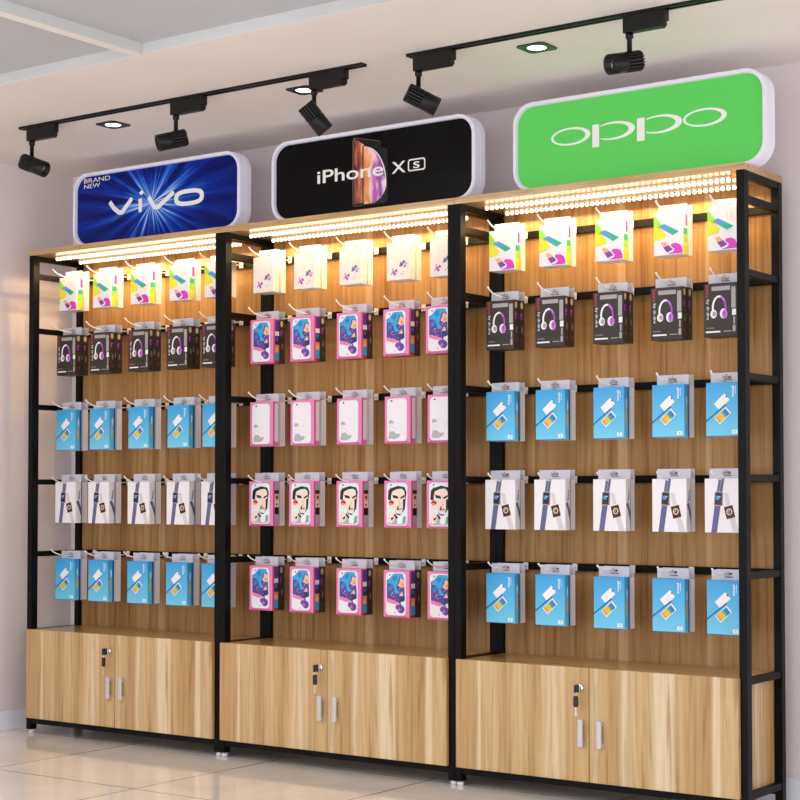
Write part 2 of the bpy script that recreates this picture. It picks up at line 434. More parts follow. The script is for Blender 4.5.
def dblue_grad():
    m = mat('carton_blue_gradient', (70, 178, 230), 0.3)
    nt, N, L, bb = nodes(m)
    tc = N('ShaderNodeTexCoord'); s = N('ShaderNodeSeparateXYZ'); L(tc.outputs['Generated'], s.inputs[0])
    r = N('ShaderNodeValToRGB'); set_ramp(r, [(0.0, (112, 204, 238)), (0.45, (84, 186, 232)), (1.0, (52, 160, 222))]); L(s.outputs['Z'], r.inputs[0])
    L(r.outputs[0], bb.inputs['Base Color']); return m
c_bgrad = dblue_grad()

def art_colour(a):            # white carton printed with two bright phones
    asp = a.w/a.h
    a.P([(0, 0.98), (0.30, 0.70), (0.24, 0.66), (0.42, 0.48), (0.38, 0.40), (0, 0.33)], c_yel, 1)
    a.P([(0, 0.98), (0.30, 0.70), (0.20, 0.62), (0, 0.72)], c_lime, 2)
    a.P([(0.16, 0.68), (0.36, 0.74), (0.60, 0.645), (0.40, 0.575)], c_sky, 3)
    a.P([(0.40, 0.575), (0.60, 0.645), (0.88, 0.53), (0.66, 0.455)], c_teal, 3)
    a.P([(0.50, 0.02), (0.56, 0.18), (0.62, 0.26), (0.78, 0.27), (0.93, 0.22), (1.0, 0.10), (1.0, 0.02)], c_mag, 1)
    a.P([(0.20, 0.31), (0.42, 0.34), (0.72, 0.12), (0.66, 0.06), (0.46, 0.03)], c_w, 2)
    a.P([(0.24, 0.30), (0.40, 0.32), (0.53, 0.225), (0.33, 0.185)], c_or, 3)
    a.P([(0.33, 0.185), (0.53, 0.225), (0.67, 0.12), (0.46, 0.055)], c_pur, 3)
    for u in (0.66, 0.78):
        for k in range(4): a.R(u, u+0.035, 0.70+0.045*k, 0.73+0.045*k, c_pink)
    a.R(0.2, 1.0, 0, 0.30, c_yel, 1, True); a.R(0.2, 1.0, 0.30, 0.48, c_lime, 1, True); a.R(0.2, 1.0, 0.48, 0.62, c_teal, 1, True)
    a.R(0.0, 0.2, 0, 1, c_white, 1, True); a.R(0.62, 1.0, 0.68, 0.95, c_mag, 1, True)
def art_phones(a):            # dark carton with headphones
    a.R(0.24, 0.80, 0.86, 0.94, c_gry)
    a.T('beats', 0.06, 0.17, 0.73, 0.97, c_red, vertical=True, bold=0.02)
    a.T('by dr.dre', 0.06, 0.17, 0.32, 0.70, c_w, vertical=True)
    cm = lambda t: c_vio if t < 0.2 else (c_lil if t < 0.42 else c_w)
    a.ring(0.47, 0.545, 0.225, 0.225, 0.06, cm, 1, -12, 192, 18)
    a.E(0.30, 0.425, 0.10, 0.082, c_w, 2); a.E(0.325, 0.425, 0.06, 0.05, c_gry, 3)
    a.E(0.60, 0.425, 0.11, 0.095, c_w, 2); a.E(0.64, 0.415, 0.085, 0.088, c_lil, 3); a.E(0.63, 0.43, 0.028, 0.04, c_vio, 4)
    a.R(0.84, 0.97, 0.52, 0.92, c_gry); a.R(0.86, 0.98, 0.385, 0.50, c_w); a.R(0.90, 0.95, 0.22, 0.36, c_gry); a.R(0.88, 0.96, 0.08, 0.20, c_gry)
    a.T('wireless', 0.07, 0.32, 0.15, 0.185, c_gry)
    a.R(0.06, 0.50, 0.075, 0.105, c_w); a.R(0.60, 0.84, 0.085, 0.10, c_gry)
    a.E(0.45, 0.90, 0.24, 0.07, c_beige, 1, True); a.E(0.42, 0.68, 0.20, 0.075, c_vio, 1, True); a.E(0.55, 0.66, 0.12, 0.05, c_dark2, 2, True)
    a.E(0.55, 0.40, 0.14, 0.075, mat('print_muted_sand', (128, 116, 104), 0.4), 1, True); a.E(0.5, 0.18, 0.24, 0.045, mat('print_muted_red', (104, 40, 40), 0.4), 1, True)
def art_blue(a):              # blue carton with two tilted phones
    asp = a.w/a.h
    a.P(rot(0.47, 0.64, 0.42, 0.24, 42, asp), c_w, 1); a.E(0.61, 0.735, 0.025, 0.016, c_blk, 2)
    a.P([(0, 0.265), (0.0, 0.30), (0.58, 0.60), (0.60, 0.575)], c_navy, 2)
    a.P(rot(0.50, 0.385, 0.46, 0.24, 42, asp), c_w, 3)
    a.P(rot(0.385, 0.322, 0.11, 0.20, 42, asp), c_amber, 4); a.P(rot(0.45, 0.358, 0.15, 0.20, 42, asp), c_gold, 5)
    a.P(rot(0.535, 0.405, 0.06, 0.20, 42, asp), c_green, 6); a.P(rot(0.60, 0.44, 0.12, 0.20, 42, asp), c_cob, 5)
    a.T('phone', 0.76, 0.85, 0.73, 0.93, c_w, vertical=True, bold=0.03); a.R(0.87, 0.885, 0.78, 0.93, c_icy)
    a.R(0.77, 0.93, 0.045, 0.115, c_w); a.R(0.84, 0.87, 0.06, 0.10, c_gry, 2)
    a.P([(0, 0), (1, 0), (1, 0.012), (0, 0.012)], c_navy, 1)
    a.R(0.72, 1.0, 0, 1, c_navy, 1, True); a.E(0.45, 0.42, 0.14, 0.17, c_gold, 1, True); a.E(0.5, 0.68, 0.12, 0.10, c_icy, 1, True)
def art_watch(a):             # white carton with two watches
    asp = a.w/a.h
    a.P([(0.40, 1.0), (0.56, 1.0), (0.50, 0.74), (0.34, 0.74)], c_strap, 1); a.P([(0.28, 0.5), (0.45, 0.5), (0.34, 0), (0.18, 0)], c_strap, 1)
    a.P([(0.47, 0.99), (0.485, 0.99), (0.42, 0.75), (0.405, 0.75)], c_gry, 2)
    a.P([(0.26, 0.505), (0.44, 0.485), (0.52, 0.50), (0.53, 0.745), (0.36, 0.765), (0.28, 0.74)], c_gry, 2)
    a.P([(0.28, 0.52), (0.48, 0.505), (0.50, 0.735), (0.31, 0.75)], c_blk, 3); a.E(0.37, 0.645, 0.055, 0.04, c_sky, 4); a.R(0.40, 0.45, 0.66, 0.675, c_w, 4)
    a.P([(0.55, 0.74), (0.66, 0.72), (0.72, 0.53), (0.60, 0.50)], c_lgry, 1); a.P([(0.70, 0.26), (0.84, 0.28), (0.97, 0.0), (0.80, 0.0)], c_lgry, 1)
    a.P(rot(0.70, 0.38, 0.25, 0.33, 14, asp), c_red, 2); a.P(rot(0.70, 0.38, 0.23, 0.31, 14, asp), c_blk, 3)
    a.E(0.695, 0.385, 0.085, 0.062, c_flesh, 4); a.E(0.695, 0.385, 0.055, 0.040, c_blk, 5); a.E(0.68, 0.39, 0.032, 0.024, c_green, 6)
    a.S([(0.1, 0.52), (0.45, 0.40), (0.95, 0.16), (0.95, 0.36), (0.5, 0.56)], c_strap, 1); a.S([(0.35, 0.56), (0.6, 0.82), (0.75, 0.8), (0.7, 0.6)], c_gry, 1)
    a.R(0.92, 1.0, 0, 1, c_blk, 1, True)
def art_flower(a):            # ivory carton with small flowers
    for (u, v, r, m) in ((0.66, 0.42, 0.09, c_dpur), (0.76, 0.47, 0.06, c_dpur), (0.60, 0.37, 0.05, c_cob), (0.80, 0.35, 0.06, c_lil), (0.86, 0.41, 0.04, c_lil),
                         (0.30, 0.22, 0.07, c_mag), (0.42, 0.25, 0.06, c_pur), (0.36, 0.16, 0.06, c_vio), (0.27, 0.30, 0.035, c_mag), (0.22, 0.17, 0.03, c_pur), (0.66, 0.15, 0.035, c_cg), (0.74, 0.20, 0.03, c_cg)):
        a.P([(u + 1.35*r*math.cos(t*PI/5+r*20)*(1.0 if t % 2 else 0.45), v + r*0.95*math.sin(t*PI/5+r*20)*(1.0 if t % 2 else 0.45)) for t in range(10)], m, 2 if r > 0.055 else 3)
    a.E(0.69, 0.44, 0.028, 0.02, c_gold, 5)
    a.R(0.15, 0.24, 0.91, 0.925, c_gry); a.R(0.3, 0.36, 0.94, 0.955, c_gold)
    a.R(0.90, 0.91, 0.02, 0.97, c_pink)
def frame_case(a, inner):     # phone case on a pink carton
    a.RR(0.09, 0.86, 0.045, 0.955, 0.12, c_icy, 1); a.RR(0.12, 0.83, 0.06, 0.94, 0.10, inner, 2)
    a.P([(0.0, 0.0), (1, 0.0), (0.86, 0.045), (0.12, 0.045)], c_pkd, 1)
def art_wave(a):              # case printed with swirling blue hair, night sky and white lower part
    frame_case(a, c_white)
    a.P([(0.13, 0.40), (0.13, 0.78), (0.30, 0.84), (0.42, 0.93), (0.66, 0.93), (0.80, 0.84), (0.83, 0.40), (0.62, 0.30), (0.40, 0.36)], c_dpur, 3)
    a.P([(0.13, 0.72), (0.24, 0.82), (0.38, 0.92), (0.74, 0.93), (0.80, 0.82), (0.62, 0.86), (0.56, 0.74), (0.50, 0.62), (0.64, 0.52), (0.46, 0.50), (0.40, 0.64), (0.28, 0.72)], c_cyan, 4)
    a.P([(0.34, 0.84), (0.50, 0.90), (0.52, 0.80), (0.40, 0.76)], c_cob, 5); a.P([(0.20, 0.66), (0.38, 0.70), (0.34, 0.58), (0.20, 0.54)], c_cob, 5)
    a.P([(0.66, 0.84), (0.82, 0.80), (0.82, 0.66), (0.70, 0.63), (0.56, 0.68), (0.62, 0.74)], c_flesh, 5); a.P([(0.70, 0.74), (0.79, 0.72), (0.76, 0.66), (0.68, 0.67)], c_amber, 6)
    a.P([(0.60, 0.46), (0.72, 0.56), (0.78, 0.46)], c_flesh, 5)
    a.P([(0.50, 0.42), (0.66, 0.44), (0.82, 0.52), (0.83, 0.36), (0.64, 0.32)], c_dbl, 4)
    for k in range(16):
        u, v = random.uniform(0.2, 0.8), random.uniform(0.36, 0.62); a.E(u, v, 0.016, 0.01, random.choice([c_icy, c_cyan, c_pk]), 7, n=6)
    a.P([(0.13, 0.40), (0.40, 0.36), (0.62, 0.29), (0.40, 0.28), (0.13, 0.33)], c_pk, 5)
    a.E(0.68, 0.18, 0.14, 0.085, c_dpur, 4); a.E(0.56, 0.22, 0.09, 0.06, c_pur, 5); a.P([(0.60, 0.27), (0.66, 0.34), (0.70, 0.25)], c_pur, 5); a.E(0.62, 0.17, 0.05, 0.035, c_lil, 6)
    a.E(0.26, 0.895, 0.05, 0.024, c_w, 6); a.E(0.25, 0.895, 0.028, 0.016, c_blk, 7); a.E(0.45, 0.10, 0.03, 0.014, c_cg, 4)
    a.R(0.0, 0.30, 0, 1, c_pkd, 1, True)
    for v0, v1, m in ((0.0, 0.06, c_red), (0.06, 0.25, c_cyan), (0.25, 0.42, c_amber), (0.42, 0.62, c_dbl), (0.62, 0.72, c_w), (0.72, 0.98, c_dpur)): a.R(0.30, 1.0, v0, v1, m, 1, True)
    a.E(0.6, 0.3, 0.2, 0.06, c_flesh, 2, True); a.E(0.65, 0.55, 0.2, 0.05, c_cob, 2, True)
def art_grey(a):              # plain white case with a faint grey flower drawing
    frame_case(a, c_white)
    a.P([(0.14, 0.13), (0.20, 0.25), (0.34, 0.26), (0.46, 0.20), (0.62, 0.20), (0.56, 0.13), (0.40, 0.09), (0.16, 0.10)], c_cg, 3)
    a.P([(0.16, 0.44), (0.20, 0.50), (0.30, 0.49), (0.38, 0.42), (0.28, 0.43), (0.20, 0.41)], c_cg, 3)
    a.P([(0.18, 0.26), (0.20, 0.26), (0.26, 0.40), (0.24, 0.41)], c_lgry, 3); a.P([(0.30, 0.36), (0.44, 0.27), (0.44, 0.28), (0.31, 0.38)], c_lgry, 3)
    for u, v in ((0.55, 0.41), (0.70, 0.40), (0.52, 0.55), (0.64, 0.30)): a.E(u, v, 0.025, 0.01, c_lgry, 3, n=6)
    a.E(0.28, 0.905, 0.05, 0.022, c_lgry, 3); a.E(0.27, 0.905, 0.032, 0.018, c_blk, 4)
    a.R(0.0, 0.28, 0, 1, c_pkd, 1, True); a.R(0.28, 0.90, 0.10, 0.96, c_w, 1, True); a.R(0.90, 1.0, 0, 1, c_cg, 1, True)
def art_comic(a):             # case printed with an ink drawing of a dark-haired man
    frame_case(a, c_icy)
    a.P([(0.14, 0.08), (0.22, 0.22), (0.42, 0.26), (0.62, 0.22), (0.82, 0.25), (0.82, 0.10), (0.70, 0.065), (0.24, 0.065)], c_cg, 3)
    a.P([(0.46, 0.24), (0.50, 0.08), (0.66, 0.08), (0.72, 0.28)], c_w, 4)
    a.P([(0.22, 0.62), (0.16, 0.68), (0.18, 0.77), (0.30, 0.85), (0.52, 0.89), (0.76, 0.86), (0.83, 0.76), (0.80, 0.62), (0.77, 0.40), (0.60, 0.26), (0.46, 0.28)], c_blk, 4)
    a.P([(0.26, 0.50), (0.26, 0.66), (0.30, 0.77), (0.48, 0.82), (0.66, 0.83), (0.75, 0.78), (0.78, 0.60), (0.76, 0.42), (0.64, 0.29), (0.48, 0.30), (0.36, 0.40)], c_ivo, 5)
    a.P([(0.32, 0.66), (0.52, 0.64), (0.52, 0.615), (0.34, 0.635)], c_blk, 6); a.P([(0.60, 0.63), (0.74, 0.67), (0.74, 0.645), (0.62, 0.61)], c_blk, 6)
    a.P([(0.56, 0.62), (0.62, 0.50), (0.60, 0.47), (0.54, 0.49)], c_flesh, 6); a.P([(0.50, 0.41), (0.66, 0.41), (0.66, 0.395), (0.50, 0.385)], c_blk, 6); a.E(0.57, 0.37, 0.07, 0.018, c_flesh, 6)
    a.P([(0.70, 0.60), (0.79, 0.62), (0.77, 0.42), (0.66, 0.30), (0.70, 0.42)], c_blk, 6); a.P([(0.30, 0.70), (0.50, 0.675), (0.53, 0.625), (0.36, 0.64)], c_blk, 6); a.P([(0.58, 0.635), (0.76, 0.70), (0.76, 0.65)], c_blk, 6)
    a.P([(0.14, 0.60), (0.16, 0.78), (0.26, 0.86), (0.30, 0.80), (0.26, 0.66), (0.24, 0.58)], c_blk, 6); a.P([(0.50, 0.45), (0.56, 0.47), (0.50, 0.36), (0.47, 0.38)], c_blk, 6)
    a.E(0.27, 0.53, 0.10, 0.05, c_red, 6); a.E(0.30, 0.45, 0.15, 0.055, c_ivo, 6); a.E(0.24, 0.50, 0.05, 0.03, c_amber, 7)
    a.P([(0.14, 0.16), (0.16, 0.30), (0.30, 0.34), (0.42, 0.24), (0.34, 0.12), (0.22, 0.08)], c_ivo, 6); a.P([(0.24, 0.20), (0.38, 0.24), (0.30, 0.15)], c_blk, 7)
    a.P([(0.40, 0.30), (0.52, 0.22), (0.48, 0.18), (0.36, 0.27)], c_blk, 7); a.P([(0.70, 0.22), (0.78, 0.26), (0.76, 0.12), (0.70, 0.10)], c_green, 4)
    a.E(0.27, 0.91, 0.05, 0.022, c_w, 5); a.E(0.26, 0.91, 0.03, 0.017, c_blk, 6)
    a.R(0.0, 0.28, 0, 1, c_pkd, 1, True)
    for v0, v1, m in ((0.08, 0.26, c_cg), (0.26, 0.42, c_blk), (0.42, 0.56, c_ivo), (0.56, 0.72, c_flesh), (0.72, 0.80, c_blk), (0.80, 0.95, c_cg)): a.R(0.28, 1.0, v0, v1, m, 1, True)
    a.E(0.65, 0.64, 0.18, 0.04, c_blk, 2, True); a.E(0.6, 0.48, 0.15, 0.03, c_red, 2, True)
def art_plain(a):
    a.R(0.0, 0.12, 0, 1, c_cg, 1, True)
def art_darkside(a):
    art_phones(a)

_proto = {}
def proto(kind, name, w, h, d, base, art, hdr, cat):
    t = thing(name, '', cat)
    mb = MB(); mb.box(-w/2, w/2, 0, d, 0, h, base, 0.0006)
    mb2 = MB()
    o = mb.build('carton', t)
    # printing goes into the same mesh, thin layers kept in order without merging
    bm = bmesh.new(); bm.from_mesh(o.data); mb3 = MB(); mb3.bm = bm; mb3.mats = list(o.data.materials)
    art(Art(mb3, w, h, d))
    bm.to_mesh(o.data); bm.free()
    for m in mb3.mats[len(o.data.materials):]: o.data.materials.append(m)
    mb = MB()
    y0, y1 = d-0.0013, d-0.0001
    zt = h+hdr; hx = 0.016
    mb.box(-w/2+0.001, w/2-0.0005, y0, y1, h+0.0005, h+hdr*0.42, HEAD)
    mb.box(-w/2+0.001, w/2-0.0005, y0, y1, h+hdr*0.72, zt, HEAD)
    mb.box(-w/2+0.001, -hx, y0, y1, h+hdr*0.42, h+hdr*0.72, HEAD)
    mb.box(hx, w/2-0.0005, y0, y1, h+hdr*0.42, h+hdr*0.72, HEAD)
    mb.box(-0.012, 0.020, y0-0.0003, y0-0.0001, h+hdr*0.26, h+hdr*0.36, HOLE)
    mb.box(-0.004, 0.003, y0-0.0003, y0-0.0001, h+hdr*0.76, h+hdr*0.84, HOLE)
    mb.build('hang_tab', t)
    return t
DEP = 0.0385
spec = {  # kind: (name, w, h, base, art, header, category, look)
 'colour': ('phone_box', 0.114, 0.155, c_white, art_colour, 0.032, 'phone box', 'white phone box with bright colours'),
 'head': ('headphone_box', 0.125, 0.189, c_dark, art_phones, 0.037, 'headphone box', 'dark headphone box'),
 'blue': ('phone_box', 0.127, 0.190, c_bgrad, art_blue, 0.037, 'phone box', 'blue phone box'),
 'watch': ('watch_box', 0.135, 0.190, c_white, art_watch, 0.036, 'watch box', 'white watch box'),
 'flower': ('phone_case_box', 0.112, 0.152, c_cream, art_flower, 0.034, 'case box', 'ivory flower case box'),
 'wave': ('phone_case_box', 0.127, 0.189, c_pk, art_wave, 0.037, 'case box', 'pink case box with blue art'),
 'grey': ('phone_case_box', 0.127, 0.189, c_pk, art_grey, 0.036, 'case box', 'pink box with plain white case'),
 'comic': ('phone_case_box', 0.133, 0.189, c_pk, art_comic, 0.036, 'case box', 'pink box with comic portrait case'),
 'plain': ('accessory_box', 0.127, 0.190, c_white, art_plain, 0.037, 'box', 'plain white box'),
 'plain_s': ('accessory_box', 0.114, 0.155, c_cream, art_plain, 0.032, 'box', 'plain ivory box'),
 'head2': ('headphone_box', 0.125, 0.189, c_dark2, art_darkside, 0.037, 'headphone box', 'black headphone box'),
}
lay = {'A': [('colour', 'plain_s'), ('head', 'head'), ('blue', 'plain'), ('watch', 'plain'), ('blue', 'plain')],
       'B': [('flower', 'plain_s'), ('wave', 'head2'), ('grey', 'plain'), ('comic', 'plain'), ('wave', 'head2')]}
ZB = [1.974, 1.669, 1.316, 0.977, 0.618]
XO = [[0.008, 0.012, 0.006, 0.006, 0.008], [-0.001, 0, 0, -0.003, -0.003], [0, 0.001, 0.002, 0.003, 0.004], [-0.001, -0.002, 0.003, 0.003, 0.002], [-0.001, -0.002, 0.0, -0.001, 0.003]]
YBX = 0.105
for i in range(3):
    L_ = lay['B' if i == 1 else 'A']
    for r in range(5):
        for j in (0, 1):
            kind = L_[r][j]
            nm, w, h, base, art, hdr, cat, look = spec[kind]
            for c in range(5):
                if kind not in _proto:
                    t = _proto[kind] = proto(kind, nm, w, h, DEP, base, art, hdr, cat)
                else:
                    t = copy_tree(_proto[kind])
                jx = random.uniform(-0.0012, 0.0012)
                t.location = (i*W + HX[c] + XO[r][c] + jx, YBX + j*(DEP+0.0035), ZB[r])
                t['group'] = '%ses on the hooks' % look if not look.endswith('art') else 'pink case boxes with blue art on the hooks'
                t['label'] = '%s, %s of %s hook, %s row under %s sign' % (look, ('front', 'rear')[j], COLN[c], ROWN[r], STANDS[i])

# ------------------------------------------------------------------ light box signs
def sign_body(t):
    x0, x1, z0, z1 = 0.0, 1.03, 0.0, 0.3435; r = 0.085
    mb = MB()
    def R(ins, y, rr=None): return rrect(x0+ins, x1-ins, z0+ins, z1-ins, max(r-ins, 0.02), y, 12)
    mb.loft([R(0.015, 0.0195), R(0.015, 0.002), R(0.013, 0.0), R(0.003, 0.0), R(0.0, 0.004), R(0.0, 0.04), R(0.002, 0.043), R(0.0, 0.046), R(0.0, 0.075), R(0.014, 0.092)], SIGNB)
    return mb.build('housing', t)
def sign_face(t, m):
    mb = MB(); a = rrect(0.0155, 1.0145, 0.0155, 0.328, 0.070, 0.0175, 12); b_ = rrect(0.0155, 1.0145, 0.0155, 0.328, 0.070, 0.0193, 12)
    mb.loft([a, b_], m); return mb.build('sign_face', t)
SX = [0.214, 1.420, 2.622]; SZ = 2.2562; SY = 0.070
# blue burst face
def burst():
    m = mat('blue_starburst_print', (10, 40, 150), 0.35, spec=0.15)
    nt, N, L, bb = nodes(m)
    tc = N('ShaderNodeTexCoord'); s = N('ShaderNodeSeparateXYZ'); L(tc.outputs['Object'], s.inputs[0])
    dx = math_node(N, L, 'SUBTRACT', s.outputs['X'], 0.49); dz = math_node(N, L, 'SUBTRACT', s.outputs['Z'], 0.165)
    ang = math_node(N, L, 'ARCTAN2', dz, dx)
    rad = math_node(N, L, 'SQRT', math_node(N, L, 'ADD', math_node(N, L, 'MULTIPLY', dx, dx), math_node(N, L, 'MULTIPLY', math_node(N, L, 'MULTIPLY', dz, 1.35), math_node(N, L, 'MULTIPLY', dz, 1.35))))
    cb = N('ShaderNodeCombineXYZ')
    L(math_node(N, L, 'MULTIPLY', math_node(N, L, 'COSINE', ang), 9.0), cb.inputs[0]); L(math_node(N, L, 'MULTIPLY', math_node(N, L, 'SINE', ang), 9.0), cb.inputs[1])
    L(math_node(N, L, 'MULTIPLY', rad, 2.5), cb.inputs[2])
    n1 = N('ShaderNodeTexNoise'); n1.inputs['Scale'].default_value = 1.0; n1.inputs['Detail'].default_value = 4; L(cb.outputs[0], n1.inputs[0])
    st = N('ShaderNodeValToRGB'); set_ramp(st, [(0.40, (0, 0, 0)), (0.72, (255, 255, 255))]); L(n1.outputs['Fac'], st.inputs[0])
    gl = N('ShaderNodeMapRange'); L(rad, gl.inputs[0]); gl.inputs[1].default_value = 0.0; gl.inputs[2].default_value = 0.34; gl.inputs[3].default_value = 1.0; gl.inputs[4].default_value = 0.34
    g2 = N('ShaderNodeMapRange'); L(rad, g2.inputs[0]); g2.inputs[1].default_value = 0.0; g2.inputs[2].default_value = 0.20; g2.inputs[3].default_value = 0.75; g2.inputs[4].default_value = 0.0
    f = math_node(N, L, 'ADD', math_node(N, L, 'MULTIPLY', st.outputs[0], gl.outputs[0]), math_node(N, L, 'MULTIPLY', g2.outputs[0], 0.55))
    r = N('ShaderNodeValToRGB'); set_ramp(r, [(0.0, (0, 12, 88)), (0.25, (2, 40, 142)), (0.55, (44, 108, 200)), (1.0, (186, 212, 236))]); L(f, r.inputs[0])
    L(r.outputs[0], bb.inputs['Base Color'])
    L(r.outputs[0], bb.inputs['Emission Color']); bb.inputs['Emission Strength'].default_value = 0.16
    return m
WHT = mat('white_sign_lettering', (226, 226, 222), 0.4, emit=0.12)
WHG = mat('pale_grey_sign_lettering', (205, 208, 214), 0.4, emit=0.1)
GRN = mat('green_sign_face', (72, 168, 74), 0.4, emit=0.36, spec=0.2, ecol=(100, 208, 96))
BLK = mat('black_sign_face', (7, 7, 8), 0.3, spec=0.12)
def extr(mb, outline, m, y=-0.0005, d=0.0018, yb=0.0175):
    """raised letter stroke: outline in local x,z"""
    mb.loft([[(x, yb-d, z) for x, z in outline], [(x, yb-0.0002, z) for x, z in outline]], m)
def stroke(mb, pts, w, m, closed=False):
    """thick polyline as quads joined with round-ish corners"""
    for (xa, za), (xb, zb) in zip(pts, pts[1:] + ([pts[0]] if closed else [])):
        dx, dz = xb-xa, zb-za; l = math.hypot(dx, dz); nx, nz = -dz/l*w/2, dx/l*w/2
        extr(mb, [(xa+nx, za+nz), (xa-nx, za-nz), (xb-nx, zb-nz), (xb+nx, zb+nz)], m)
        extr(mb, [(xb+w/2*math.cos(k*PI/5), zb+w/2*math.sin(k*PI/5)) for k in range(10)], m, d=0.00185)
def annulus(mb, cx, cz, rx, rz, icx, icz, irx, irz, m, n=40, a0=0, a1=360, y=0.0157, yb=0.0173, sq=1.0):
    def pt(c1, c2, r1, r2, a):
        ca, sa = math.cos(a), math.sin(a)
        return (c1 + r1*abs(ca)**sq*(1 if ca >= 0 else -1), c2 + r2*abs(sa)**sq*(1 if sa >= 0 else -1))
    for k in range(n):
        A, B = math.radians(a0+(a1-a0)*k/n), math.radians(a0+(a1-a0)*(k+1)/n)
        q = [pt(cx, cz, rx, rz, A), pt(cx, cz, rx, rz, B), pt(icx, icz, irx, irz, B), pt(icx, icz, irx, irz, A)]
        mb.loft([[(x, y, z) for x, z in q], [(x, yb, z) for x, z in q]], m)

# -- blue sign
t = thing('light_box_sign', 'blue starburst light box sign with rounded corners on the left display stand', 'sign', (SX[0], SY, SZ), 'rounded light box signs above the stands')
sign_body(t); sign_face(t, burst())
X = lambda x: x-SX[0]; Z = lambda z: z-SZ
w = 0.021
mb = MB()
def letter(name='letter'):
    global mb
    mb.build(name, t); mb = MB()
stroke(mb, [(X(0.442), Z(2.452)), (X(0.470), Z(2.420)), (X(0.503), Z(2.398)), (X(0.522), Z(2.398)), (X(0.578), Z(2.450))], w, WHT)
letter()
stroke(mb, [(X(0.636), Z(2.448)), (X(0.636), Z(2.396))], w, WHT)
extr(mb, [(X(0.643)+dx, Z(2.474)+dz) for dx, dz in ((0.016, 0), (0, 0.011), (-0.016, 0), (0, -0.011))], WHT)
letter()
stroke(mb, [(X(0.688), Z(2.450)), (X(0.722), Z(2.402)), (X(0.748), Z(2.400)), (X(0.835), Z(2.452))], w, WHT)
letter()
annulus(mb, X(0.934), Z(2.424), 0.088, 0.037, X(0.934), Z(2.424), 0.066, 0.018, WHT, sq=0.72)
letter()
put_text(mb, 'BRAND', X(0.273), X(0.442), Z(2.556), Z(2.576), 0.0168, WHT, 0.0); letter('word'); put_text(mb, 'NEW', X(0.273), X(0.378), Z(2.530), Z(2.550), 0.0168, WHT, 0.0)
letter('word')

# -- black sign
t = thing('light_box_sign', 'black light box sign with phone picture on the middle display stand', 'sign', (SX[1], SY, SZ), 'rounded light box signs above the stands')
sign_body(t); sign_face(t, BLK)
X = lambda x: x-SX[1]
def planet():
    m = mat('planet_wallpaper_print', (200, 130, 150), 0.3)
    nt, N, L, bb = nodes(m)
    tc = N('ShaderNodeTexCoord'); s = N('ShaderNodeSeparateXYZ'); L(tc.outputs['Object'], s.inputs[0])
    n1 = N('ShaderNodeTexNoise'); n1.inputs['Scale'].default_value = 22; n1.inputs['Detail'].default_value = 5; n1.inputs['Distortion'].default_value = 0.6
    mp = N('ShaderNodeMapping'); L(tc.outputs['Object'], mp.inputs[0]); mp.inputs['Scale'].default_value = (1.6, 1, 0.6); L(mp.outputs[0], n1.inputs[0])
    q = math_node(N, L, 'SUBTRACT', s.outputs['X'], 0.42); q = math_node(N, L, 'MULTIPLY', q, 5.6)
    q = math_node(N, L, 'ADD', q, math_node(N, L, 'MULTIPLY', math_node(N, L, 'SUBTRACT', n1.outputs['Fac'], 0.5), 0.9))
    r = N('ShaderNodeValToRGB'); set_ramp(r, [(0.0, (60, 25, 30)), (0.2, (180, 95, 70)), (0.4, (226, 150, 80)), (0.55, (240, 200, 200)), (0.7, (190, 110, 180)), (0.85, (120, 60, 150)), (1.0, (235, 210, 235))]); L(q, r.inputs[0])
    L(r.outputs[0], bb.inputs['Base Color']); L(r.outputs[0], bb.inputs['Emission Color']); bb.inputs['Emission Strength'].default_value = 0.15
    return m
mb = MB(); PLN = planet(); PB = mat('phone_body_print', (6, 6, 7), 0.25); EDG = mat('phone_edge_print', (120, 96, 84), 0.3)
Fy = 0.0173
def fl(pts, m, k): mb.face([(X(x), Fy-0.0002*k, Z(z)) for x, z in pts], m)
fl([(1.842, 2.297), (1.842, 2.560), (1.850, 2.573), (1.980, 2.545), (1.985, 2.535), (1.985, 2.29), (1.85, 2.288)], EDG, 1)
fl([(1.845, 2.297), (1.848, 2.560), (1.856, 2.570), (1.980, 2.543), (1.985, 2.535), (1.985, 2.29), (1.85, 2.290)], PB, 2)
fl([(1.850, 2.30), (1.852, 2.562), (1.868, 2.560), (1.905, 2.535), (1.90, 2.30)], PLN, 3)
fl([(1.893, 2.292), (1.893, 2.530), (1.902, 2.540), (2.012, 2.512), (2.020, 2.502), (2.020, 2.300), (2.012, 2.290), (1.90, 2.288)], PB, 4)
arc = [(1.899, 2.294), (1.899, 2.534)] + [(1.899 + 0.115*math.sin(a*PI/20), 2.37 + 0.160*math.cos(a*PI/20) if a < 11 else 2.37+0.085*math.cos(a*PI/20)) for a in range(1, 18)]
fl(arc, PLN, 5)
rim = [(1.899 + 0.115*math.sin(a*PI/20), 2.37 + 0.160*math.cos(a*PI/20) if a < 11 else 2.37+0.085*math.cos(a*PI/20)) for a in range(1, 18)]
for (xa, za), (xb, zb) in zip(rim, rim[1:]): fl([(xa, za), (xb, zb), (xb-0.004, zb-0.002), (xa-0.004, za-0.002)], WHT, 6)
mb.build('phone_picture', t)['label'] = 'picture of two dark phones with a colourful planet screen'
mb = MB()
put_text(mb, 'iPhone', X(1.658), X(1.999), Z(2.402), Z(2.457), 0.0155, WHT, 0.012); letter('word')
put_text(mb, 'X', X(2.041), X(2.110), Z(2.402), Z(2.449), 0.0155, WHT, 0.012); letter()
put_text(mb, 'S', X(2.147), X(2.179), Z(2.412), Z(2.439), 0.0155, WHT, 0.02); letter()
o = rrect(X(2.121), X(2.206), Z(2.402), Z(2.451), 0.011, 0.0157, 6); n_ = rrect(X(2.127), X(2.200), Z(2.4075), Z(2.4455), 0.0075, 0.0157, 6)
